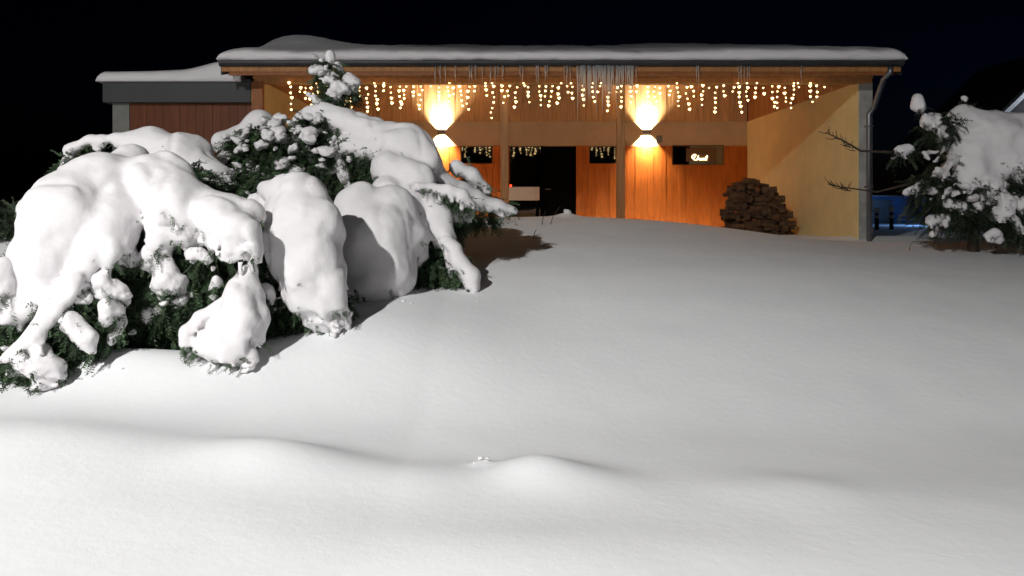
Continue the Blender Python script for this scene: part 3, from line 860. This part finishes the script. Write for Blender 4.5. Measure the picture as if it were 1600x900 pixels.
snow_mass('snow_lobe', [ch((203, 256, 6.2, 34), (160, 295, 6.0, 52), (105, 352, 5.72, 76), (70, 408, 5.54, 66), (50, 455, 5.42, 44), (20, 500, 5.34, 24)),
                        ch((172, 300, 5.9, 38), (178, 345, 5.70, 34), (158, 385, 5.55, 36), (118, 445, 5.40, 28), (82, 490, 5.30, 25), (48, 530, 5.22, 23), (14, 562, 5.17, 19)),
                        ch((203, 256, 6.2, 34), (245, 288, 6.02, 46), (288, 328, 5.90, 58), (335, 342, 5.86, 50), (385, 342, 5.88, 32)),
                        ch((345, 352, 5.78, 30), (378, 368, 5.70, 30), (388, 392, 5.68, 20)), ch((262, 345, 5.80, 32), (285, 372, 5.76, 26)),
                        ch((205, 340, 5.74, 14), (193, 366, 5.68, 18)), ch((175, 395, 5.5, 22), (168, 425, 5.46, 15))],
          A, SM, h=.02, k=.05, ragged=.11, lump=.065, drape=.10, cuts=[(P(222, 350, 5.58), .10), (P(192, 292, 5.52), .13), (P(14, 455, 5.2), .12), (P(122, 396, 5.12), .035), (P(318, 398, 5.62), .06), (P(250, 398, 5.62), .05)])
snow_mass('snow_lobe', [ch((466, 314, 6.3, 46), (472, 365, 6.2, 62), (480, 425, 6.12, 56), (490, 472, 6.06, 42), (492, 500, 6.04, 26)),
                        ch((430, 306, 6.3, 18), (412, 296, 6.4, 10)), ch((432, 372, 6.12, 26), (440, 425, 6.04, 24), (452, 455, 6.02, 18)), ch((400, 312, 6.38, 8), (432, 326, 6.3, 13)), ch((510, 440, 6.0, 24), (520, 480, 6.0, 16))],
          A, SM, h=.02, k=.04, ragged=.12, lump=.065, drape=.085, cuts=[(P(408, 345, 6.02), .06), (P(425, 450, 5.95), .06)])
snow_mass('snow_lobe', [ch((388, 426, 5.72, 15), (382, 460, 5.66, 27), (372, 500, 5.62, 36), (356, 542, 5.58, 35)), ch((398, 490, 5.66, 16), (402, 530, 5.64, 14)), ch((372, 545, 5.56, 22), (390, 556, 5.56, 13)),
                        ch((345, 482, 5.66, 15), (315, 500, 5.62, 15), (297, 517, 5.58, 13), (291, 540, 5.56, 9)), ch((330, 530, 5.58, 18), (318, 548, 5.56, 12))],
          A, SM, h=.016, k=.045, ragged=.09, lump=.05, fs=1.6, drape=.06)
snow_mass('snow_lobe', [ch((560, 325, 7.3, 40), (588, 375, 7.25, 62), (590, 430, 7.15, 58), (580, 470, 7.05, 40)), ch((540, 455, 6.95, 20), (575, 450, 6.9, 22), (600, 468, 6.9, 16)),
                        ch((610, 330, 7.4, 40), (630, 370, 7.35, 35))], A, SM, k=.07, ragged=.05, lump=.05, drape=.03)
snow_mass('snow_lobe', [ch((112, 236, 7.6, 15), (140, 222, 7.6, 16), (180, 218, 7.6, 16), (235, 232, 7.6, 33), (285, 250, 7.6, 38), (322, 284, 7.5, 40)),
                        ch((110, 246, 7.6, 12), (98, 258, 7.6, 8)), ch((285, 250, 7.6, 30), (280, 290, 7.4, 30)), ch((345, 300, 7.5, 22), (355, 330, 7.3, 22)), ch((98, 258, 7.5, 8), (92, 275, 7.45, 8)), ch((120, 268, 7.4, 12), (160, 270, 7.3, 14))],
          A, SM, h=.02, k=.06, ragged=.07, lump=.055, drape=.07)
snow_mass('snow_lobe', [ch((58, 545, 5.2, 15), (72, 572, 5.18, 18), (68, 592, 5.17, 12)), ch((112, 500, 5.3, 17), (135, 530, 5.3, 17), (146, 550, 5.3, 10)), ch((95, 480, 5.3, 16), (112, 500, 5.3, 15))],
          A, SM, h=.014, k=.04, ragged=.06, lump=.045, fs=2.5)
for q in [((170, 485, 5.42, 17), (163, 508, 5.42, 10)), ((262, 442, 5.72, 25), (256, 415, 5.75, 14)), ((236, 398, 5.72, 16), (246, 410, 5.72, 11)), ((205, 402, 5.7, 11),), ((300, 400, 5.74, 11), (322, 406, 5.74, 14)),
          ((160, 438, 5.46, 17), (186, 452, 5.48, 14)), ((232, 492, 5.76, 12), (246, 488, 5.76, 8)), ((186, 388, 5.58, 11), (180, 400, 5.55, 8)), ((5, 420, 5.3, 16), (8, 455, 5.3, 12)), ((16, 585, 5.2, 9), (36, 582, 5.2, 12)),
          ((30, 560, 5.2, 14), (50, 585, 5.18, 10)), ((190, 475, 5.6, 12), (178, 520, 5.5, 10)), ((340, 440, 5.76, 8), (330, 450, 5.76, 7)), ((415, 455, 5.95, 9), (425, 470, 5.95, 7)), ((210, 520, 5.7, 9),), ((128, 470, 5.36, 10),), ((280, 470, 5.74, 8),)]:
    snow_mass('snow_lobe', [ch(*q)], A, SM, h=.012, k=.03, ragged=.06, lump=.035, fs=3.0)
pa, da = ell_pts([(270, 455, 6.18, 110, 95, .42), (225, 385, 6.1, 36, 45, .2), (130, 492, 5.58, 55, 50, .2), (14, 490, 5.50, 34, 66, .16), (50, 562, 5.36, 50, 34, .14),
                  (200, 515, 6.05, 65, 36, .28), (330, 405, 6.15, 55, 55, .25), (430, 475, 6.35, 50, 42, .22), (500, 480, 6.3, 40, 24, .18), (150, 250, 7.75, 36, 16, .2), (108, 256, 7.65, 9, 9, .06),
                  (395, 330, 6.7, 26, 26, .25), (415, 385, 6.3, 16, 36, .12), (300, 300, 6.7, 50, 40, .35), (360, 330, 7.3, 50, 50, .45), (100, 390, 6.0, 50, 50, .25), (410, 300, 7.1, 36, 36, .25)], 2400)
scatter_sprigs('foliage', pa, da, A, M['needles'])
for k in range(110):
    i = random.randrange(len(pa)); p = pa[i] + np.array([0, -.10, .03]); clump(A, p, random.choice((.012, .016, .02, .026, .034, .045)))

edge_sprigs(A, M['needles'], 1000, .45, .85, -.45)

# ---- taller conifer behind it with the leader shoot
gb = float(ground_z(-2.0, 8.6))
Bc = empty('conifer_shrub', (-2.0, 8.6, gb), 'taller bent conifer with snow tipped leader shoot before the porch', 'shrub', 'snow laden conifers')
tube('trunk', [P(505, 460, 8.8), P(508, 330, 8.7), P(512, 220, 8.6), P(516, 150, 8.55), P(517, 92, 8.5)], [.11, .09, .06, .03, .01], M['bark'], Bc, 8)
for b in ([(505, 330, 8.7), (440, 260, 8.6), (380, 210, 8.7)], [(508, 300, 8.7), (600, 230, 8.1), (690, 290, 8.1), (800, 332, 8.4)], [(508, 320, 8.6), (620, 290, 7.8), (655, 370, 7.55), (640, 430, 7.45)],
          [(515, 170, 8.55), (535, 140, 8.5), (556, 132, 8.45)], [(516, 130, 8.52), (503, 112, 8.5), (490, 116, 8.48)], [(516, 125, 8.52), (528, 108, 8.5)], [(600, 330, 8.0), (690, 350, 7.7), (712, 390, 7.5), (735, 440, 7.4)],
          [(620, 290, 7.9), (690, 297, 7.9), (740, 322, 7.85)], [(508, 330, 8.7), (470, 230, 8.3), (530, 260, 8.1)]):
    branch(Bc, b, .03, .006)
snow_mass('snow_lobe', [ch((408, 197, 8.9, 24), (380, 212, 8.85, 16), (345, 222, 8.7, 14)), ch((408, 200, 8.9, 26), (430, 205, 8.9, 14))], Bc, SM, k=.06, ragged=.04, lump=.03)
snow_mass('snow_lobe', [ch((482, 184, 8.3, 14), (505, 182, 8.3, 16), (540, 200, 8.25, 25), (585, 218, 8.15, 33), (632, 236, 8.05, 40), (660, 258, 8.0, 34)),
                        ch((540, 225, 8.1, 22), (580, 240, 8.0, 26)), ch((468, 192, 8.3, 9), (482, 184, 8.3, 14)),
                        ch((610, 268, 7.85, 36), (650, 285, 7.75, 30), (625, 300, 7.75, 26)), ch((636, 296, 7.7, 26), (648, 340, 7.6, 19), (655, 375, 7.52, 14), (652, 402, 7.48, 17), (642, 424, 7.46, 11), (636, 436, 7.45, 6)), ch((605, 300, 7.6, 26), (622, 345, 7.5, 17), (630, 378, 7.45, 13), (640, 388, 7.44, 8)),
                        ch((660, 300, 7.75, 18), (680, 340, 7.65, 20), (696, 372, 7.58, 13)), ch((625, 340, 7.6, 16), (628, 372, 7.55, 12))],
          Bc, SM, h=.02, k=.045, ragged=.09, lump=.05, drape=.08, cuts=[(P(668, 325, 7.42), .07), (P(637, 322, 7.36), .03), (P(640, 392, 7.36), .035), (P(672, 385, 7.40), .08), (P(560, 262, 7.82), .10), (P(612, 318, 7.45), .05)])
snow_mass('snow_lobe', [ch((668, 258, 8.05, 26), (695, 288, 8.08, 20), (720, 300, 8.15, 18), (745, 312, 8.2, 15), (775, 324, 8.3, 10), (800, 331, 8.35, 6)),
                        ch((712, 262, 8.25, 13), (738, 276, 8.3, 13), (760, 296, 8.35, 9)), ch((700, 320, 8.1, 26), (725, 335, 8.15, 18))], Bc, SM, h=.02, k=.05, ragged=.05, lump=.04)
snow_mass('snow_lobe', [ch((698, 378, 7.5, 8), (712, 392, 7.48, 10), (719, 412, 7.45, 13), (736, 432, 7.42, 15), (738, 446, 7.4, 12)), ch((700, 395, 7.5, 5), (704, 432, 7.48, 5))], Bc, SM, h=.015, k=.04, ragged=.03, lump=.03)
snow_mass('snow_lobe', [ch((653, 291, 7.55, 5), (675, 294, 7.6, 6), (700, 298, 7.62, 9), (722, 306, 7.64, 11), (740, 322, 7.66, 5)), ch((690, 300, 7.6, 5), (688, 312, 7.58, 2.5)), ch((704, 302, 7.6, 6), (706, 316, 7.58, 3)), ch((722, 310, 7.62, 6), (722, 322, 7.6, 3))],
          Bc, SM, h=.012, k=.03, ragged=.03, lump=.025)
for q in [((517, 88, 8.5, 7), (515, 97, 8.5, 6)), ((492, 115, 8.48, 4), (503, 110, 8.5, 5)), ((512, 116, 8.45, 7), (519, 127, 8.45, 8)), ((528, 105, 8.5, 7), (535, 116, 8.5, 5)), ((545, 124, 8.45, 11), (556, 130, 8.45, 9), (554, 144, 8.45, 6)),
          ((528, 152, 8.45, 10), (516, 160, 8.45, 8)), ((484, 150, 8.45, 5), (500, 160, 8.45, 6)), ((490, 250, 8.05, 9), (486, 240, 8.08, 10)), ((520, 235, 8.0, 9), (530, 258, 7.95, 8), (536, 276, 7.9, 9)),
          ((400, 285, 8.0, 13), (388, 270, 8.05, 10)), ((370, 240, 8.3, 12), (380, 250, 8.25, 10)), ((430, 222, 8.3, 12), (412, 232, 8.25, 10)), ((455, 212, 8.3, 11), (470, 222, 8.2, 8))]:
    snow_mass('snow_lobe', [ch(*q)], Bc, SM, h=.014, k=.04, ragged=.05, lump=.03, fs=2.6)
pb, db = ell_pts([(440, 250, 8.4, 90, 55, .4), (490, 215, 8.35, 45, 35, .25), (400, 290, 8.2, 60, 50, .35), (510, 260, 8.2, 50, 50, .3), (570, 270, 8.1, 40, 40, .2), (520, 120, 8.52, 18, 28, .12), (530, 150, 8.5, 22, 18, .14),
                  (672, 425, 7.7, 45, 40, .25), (730, 296, 8.42, 34, 16, .12), (775, 320, 8.5, 20, 7, .06), (690, 335, 8.25, 40, 34, .2), (706, 316, 7.74, 32, 9, .05), (660, 360, 7.8, 36, 50, .15), (750, 340, 8.45, 24, 8, .1), (708, 420, 7.55, 14, 24, .06), (600, 260, 8.2, 60, 40, .3)], 2300)
scatter_sprigs('foliage', pb, db, Bc, M['needles'])
pick = [i for i in range(len(pb)) if HOR - (pb[i][2] - EYE) * FP / pb[i][1] < 300 and 340 < 800 + pb[i][0] * FP / pb[i][1] < 560]
for k in range(190):
    i = random.choice(pick); p = pb[i] + np.array([-.02, -.13, .04]); clump(Bc, p, random.choice((.018, .024, .03, .04, .05, .06, .075)))

edge_sprigs(Bc, M['needles'], 700, .45, .85)

# ---- snowy pine at the right edge
gr = float(ground_z(PX(1520, 11), 11))
Rp = empty('garden_pine', (PX(1520, 11), 11, gr), 'dim snow covered pine at the right edge beside the blue lit yard', 'tree', None)
tube('trunk', [(PX(1520, 11), 11, gr - .2), P(1522, 340, 11), P(1530, 270, 11.1), P(1540, 190, 11.1), P(1502, 155, 11.0)], [.075, .07, .055, .035, .012], M['bark'], Rp, 9)
for b in ([(1525, 300, 11), (1470, 240, 10.9), (1400, 238, 10.7), (1345, 236, 10.55), (1318, 220, 10.5), (1290, 207, 10.45)], [(1525, 320, 11), (1450, 280, 10.8), (1370, 300, 10.6), (1300, 290, 10.5)],
          [(1530, 260, 11), (1470, 200, 10.9), (1430, 160, 10.8)], [(1530, 230, 11), (1500, 180, 10.95), (1455, 190, 10.85)], [(1520, 330, 11), (1480, 350, 10.8), (1440, 300, 10.7)], [(1525, 320, 11), (1580, 300, 10.7), (1620, 330, 10.6)],
          [(1530, 270, 11), (1600, 230, 10.8), (1660, 250, 10.8)], [(1525, 330, 11), (1560, 345, 10.6), (1600, 365, 10.5)]):
    branch(Rp, b, .03, .006)
# bare forked twigs seen against the cream wall
for (ax_, ay, bx, by, Y) in ((1340, 238, 1290, 205, 10.5), (1340, 302, 1298, 288, 10.5)):
    for k in range(16):
        t = random.random(); sx = ax_ + (bx - ax_) * t; sy = ay + (by - ay) * t
        l = random.uniform(6, 20); an = random.uniform(-.3, 1.9)
        tube('twig', [P(sx, sy, Y), P(sx - l * .5 * math.cos(an), sy - l * .5 * math.sin(an), Y + random.uniform(-.05, .05)), P(sx - l * math.cos(an + .2), sy - l * math.sin(an + .2), Y + random.uniform(-.1, .1))], [.006, .005, .003], M['bark'], Rp, 4)
snow_mass('snow_lobe', [ch((1508, 178, 11, 14), (1520, 205, 10.95, 34), (1550, 225, 10.9, 48), (1600, 235, 10.85, 50), (1650, 250, 10.8, 50)), ch((1520, 240, 10.85, 38), (1518, 270, 10.75, 30), (1512, 285, 10.7, 18)),
                        ch((1550, 255, 10.8, 38), (1545, 285, 10.7, 24)), ch((1490, 200, 11, 18), (1500, 185, 11, 14)), ch((1585, 270, 10.75, 28), (1595, 290, 10.7, 16))], Rp, SM, h=.026, k=.09, ragged=.14, lump=.055, fs=1.2)
for q in [((1433, 155, 10.8, 10), (1436, 168, 10.8, 9)), ((1505, 153, 10.95, 6),), ((1450, 190, 10.85, 12), (1465, 182, 10.85, 9)), ((1472, 205, 10.85, 12),), ((1410, 238, 10.65, 8), (1420, 234, 10.65, 6)), ((1448, 240, 10.75, 4), (1465, 238, 10.8, 3)),
          ((1425, 298, 10.65, 10), (1440, 285, 10.7, 9)), ((1545, 300, 10.6, 9),), ((1572, 318, 10.5, 15), (1562, 338, 10.5, 12)), ((1598, 320, 10.5, 14), (1610, 335, 10.5, 12)), ((1500, 325, 10.6, 10), (1490, 322, 10.6, 6)), ((1525, 325, 10.6, 9),),
          ((1585, 345, 10.45, 7), (1592, 360, 10.45, 6)), ((1480, 318, 10.6, 6),), ((1555, 363, 10.4, 11), (1545, 368, 10.4, 8)), ((1518, 292, 10.6, 9),), ((1460, 345, 10.6, 12), (1480, 340, 10.6, 9))]:
    snow_mass('snow_lobe', [ch(*q)], Rp, SM, h=.02, k=.04, ragged=.07, lump=.05, fs=2.2)
boughs = []
for k in range(30):
    a0 = random.uniform(0, 1); bx, by = 1526 + random.uniform(-6, 6), 355 - 150 * a0
    side = random.choice((-1, -1, 1)); L = random.uniform(45, 95) * (1.15 - .5 * a0); Y0 = 11.0; Ye = 11.0 + random.uniform(-.6, .25)
    pts = []
    for q in range(5):
        u = q / 4
        pts.append((bx + side * L * u, by - 10 * math.sin(u * 3) + 26 * u * u, Y0 + (Ye - Y0) * u))
    branch(Rp, pts, .016, .004)
    boughs.append(ch(*[(p[0], p[1] - 3.2, p[2], random.uniform(2.2, 5.5)) for p in pts[1:]]))
    for q in range(5):
        u = random.uniform(.3, 1); p = pts[min(4, int(u * 4))]; an = random.uniform(-1.2, 1.2); l2 = random.uniform(8, 20)
        tube('twig', [P(*p), P(p[0] + side * l2 * math.cos(an), p[1] + l2 * math.sin(an), p[2] - .05)], [.006, .003], M['bark'], Rp, 4)
snow_mass('bough_snow', boughs, Rp, SM, h=.022, k=.03, ragged=.04, lump=.03, fs=2.5)
pr, dr = ell_pts([(1530, 290, 11.0, 80, 60, .4), (1470, 310, 10.9, 50, 45, .3), (1580, 310, 10.8, 60, 60, .3), (1470, 200, 10.95, 30, 25, .2), (1440, 290, 10.75, 25, 20, .15), (1500, 330, 10.8, 60, 25, .3), (1600, 240, 11.1, 60, 50, .3), (1520, 210, 11.1, 40, 40, .25), (1410, 240, 10.7, 16, 8, .1), (1590, 355, 10.6, 40, 20, .2)], 900)
scatter_sprigs('foliage', pr, dr, Rp, M['pine'], .8, 1.5)
pick = [i for i in range(len(pr)) if pr[i][2] < 2.1]
for k in range(110):
    i = random.choice(pick); p = pr[i] + np.array([0, -.08, .04]); clump(Rp, p, random.choice((.02, .03, .035, .045, .06, .08)))

edge_sprigs(Rp, M['pine'], 700, .5, 1.0)

# ---- dark foliage added to cover brightly lit ground at the left edge
hgz = float(ground_z(-6.0, 8.3))
hg = empty('added_hedge', (-6.0, 8.3, hgz), 'added dark foliage sliver covering lit ground at the far left edge', 'added_hedge')
for k in range(7):
    x = -7.4 + k * .42 + random.uniform(-.1, .1)
    tube('stem', [(x, 8.35, hgz - .1), (x + random.uniform(-.1, .1), 8.35, hgz + .3)], [.02, .01], M['bark'], hg, 5)
hp = np.stack([rng.uniform(-7.6, -4.6, 2200), rng.uniform(8.0, 8.6, 2200), hgz + rng.random(2200) ** .7 * max(.2, 1.56 - hgz)], 1)
scatter_sprigs('foliage', hp, rng.normal(0, 1, (2200, 3)) + np.array([0, -.5, -.1]), hg, M['pine'], .7, 1.2)

# ------------------------------------------------------------------ yard beyond the porch, lit blue
def yard():
    gy_ = 26.0
    g = empty('garage', (PX(1440, gy_), gy_, .9), 'low blue lit garage behind the pine and the downpipe', 'garage')
    x0, x1 = PX(1340, gy_), PX(1560, gy_)
    box('wall', x0, x1, gy_, gy_ + 4, .5, PZ(308, gy_), M['blue_wall'], g)
    box('garage_door', PX(1352, gy_), PX(1394, gy_), gy_ - .03, gy_ - .002, .8, PZ(312, gy_), M['dark_metal'], g)
    rf = box('roof', x0 - .2, x1 + .2, gy_ - .25, gy_ + 4.2, PZ(308, gy_) + .002, PZ(305, gy_), M['dark_metal'], g)
    for k in range(3): box('ledge_board', PX(1400, gy_), PX(1470, gy_), gy_ - .06, gy_ - .002, .98 + k * .13, 1.04 + k * .13, M['far_wall'], g, .01)
    for px_, lab in ((1370, 'short snow capped post nearest the downpipe'), (1393, 'short snow capped post in front of the blue garage wall')):
        Y = 19.0; gz = float(ground_z(PX(px_, Y), Y))
        o = empty('fence_post', (PX(px_, Y), Y, gz), lab, 'post', 'snow capped posts in the blue yard')
        tube('shaft', [(PX(px_, Y), Y, gz - .1), (PX(px_, Y), Y, gz + .28), (PX(px_, Y), Y, gz + .42)], [.05, .05, .045], M['bark'], o, 8)
        for dz, s in ((.46, .075), (.30, .06)): clump(o, (PX(px_, Y) - .01, Y - .03, gz + dz), s, 'snow_cap')
    # yard lamp behind the pine
    x, y, z = PX(1474, 23.5), 23.5, PZ(313, 23.5)
    t = empty('yard_lamp', (x, y, float(ground_z(x, y))), 'low cold white yard lamp glinting through the pine branches', 'lamp')
    tube('pole', [(x, y, float(ground_z(x, y)) - .1), (x, y, z - .06)], .03, M['dark_metal'], t, 8)
    bm = bmesh.new(); bmesh.ops.create_uvsphere(bm, u_segments=16, v_segments=10, radius=.085)
    for v in bm.verts: v.co += Vector((x, y, z))
    link('globe', bm_mesh('globe', bm), M['blue_glass'], t, smooth=True)
    l = bpy.data.lights.new('yard_light', 'POINT'); l.energy = 130; l.color = (.20, .45, 1.0); l.shadow_soft_size = .09
    o = bpy.data.objects.new('yard_light', l); C.objects.link(o); o.parent = t; o.location = Vector((x, y - .14, z)) - t.location
    # neighbouring house : only its snowy verge shows
    ny = 32.0
    h = empty('neighbour_house', (PX(1700, ny), ny, .9), 'far dark gabled house with a pale snowy roof edge above the pine', 'house')
    xa, za = PX(1556, ny), PZ(196, ny); xb, zb_ = PX(1700, ny), PZ(60, ny); xc = xb + (xb - xa)
    prism('gable_wall', [(xa + .5, .5), (xc - .5, .5), (xc - .5, za + .3), (xb, zb_ - .2), (xa + .5, za + .3)], 'y', ny + .3, ny + 7, M['roof_tile'], h)
    rf = prism('roof', [(xa, za), (xb, zb_), (xc, za), (xc, za - .16), (xb, zb_ - .18), (xa, za - .16)], 'y', ny + .05, ny + 7.5, M['roof_tile'], h)
    v = prism('snow_layer', [(xa - .02, za + .0), (xb, zb_ + .004), (xc, za + .0), (xc, za + .28), (xb, zb_ + .30), (xa + .05, za + .28)], 'y', ny, ny + .35, M['snow'], rf)  # verge strip only; bare dark tiles stand in for unlit roof snow
    gl = empty('verge_fill_lamp', (0, 0, 0), None, None); gl.parent = h; gl.location = Vector((PX(1660, ny), ny - .6, PZ(150, ny))) - h.location  # unseen lamp added past the right edge to brighten the snowy verge
    tube('bracket', [(PX(1660, ny), ny + .3, PZ(150, ny)), (PX(1660, ny), ny - .55, PZ(150, ny))], .03, M['dark_metal'], gl, 8)
    bm = bmesh.new(); bmesh.ops.create_uvsphere(bm, u_segments=12, v_segments=8, radius=.10)
    for q in bm.verts: q.co += Vector((PX(1660, ny), ny - .65, PZ(150, ny)))
    link('globe', bm_mesh('globe', bm), M['blue_glass'], gl, smooth=True)
    l = bpy.data.lights.new('verge_fill_light', 'POINT'); l.energy = 150; l.color = (.75, .86, 1.0); l.shadow_soft_size = .1
    o = bpy.data.objects.new('verge_fill_light', l); C.objects.link(o); o.parent = h; o.location = Vector((PX(1660, ny), ny - .95, PZ(150, ny))) - h.location
yard()

# ------------------------------------------------------------------ small dry stems in the slope
for (px_, py_, Y, h, ln, lab) in ((846, 352, 11.2, .20, .06, 'short dry stem poking out of the snow at the bush shadow tip'), (858, 352, 11.2, .26, .16, 'longest leaning dry stem poking out of the snow crest'),
                                  (832, 392, 9.9, .12, .05, 'tiny dry stem in the lit notch of the bush shadow'), (1420, 396, 11.0, .10, .04, 'tiny dry stem in the snow left of the pine trunk')):
    x = PX(px_, Y); z = float(ground_z(x, Y))
    o = tube('dry_stem', [(0, 0, -.05), (ln * .4, 0, h * .5), (ln, 0, h)], [.006, .005, .003], M['bark'], None, 5)
    o.location = (x, Y, z); tag(o, lab, 'plant stem', 'dry stems in the snow slope')

# ------------------------------------------------------------------ crumbs of snow dropped round the shrubs and on the bank
def crumbs():
    Vs = []; Fs = []; off = 0
    base = [np.array([tuple(v.co) for v in m.vertices]) for m in CLUMPS[:4]]
    tri = [np.array([tuple(p.vertices) for p in m.polygons]) for m in CLUMPS[:4]]
    spots = [(-.17, 4.27, .014), (-.13, 4.24, .009), (-.20, 4.25, .007), (.86, 12.25, .05)]
    for k in range(22):
        t = random.random(); x = -3.2 + 3.0 * t + random.gauss(0, .12); y = 5.2 + 2.0 * t + random.gauss(0, .12) - .1
        spots.append((x, y, random.choice((.006, .007, .009, .013))))
    for k, (x, y, r) in enumerate(spots):
        b = base[k % 4]; z = float(ground_z(x, y))
        Vs.append(b * r * np.array([1.2, 1, .8]) + np.array([x, y, z + r * .2])); Fs.append(tri[k % 4] + off); off += len(b)
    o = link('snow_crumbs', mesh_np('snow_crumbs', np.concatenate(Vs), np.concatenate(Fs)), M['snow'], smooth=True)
    tag(o, 'small crumbs of fallen snow on the smooth slope below the bushes', 'snow', kind='stuff')
crumbs()
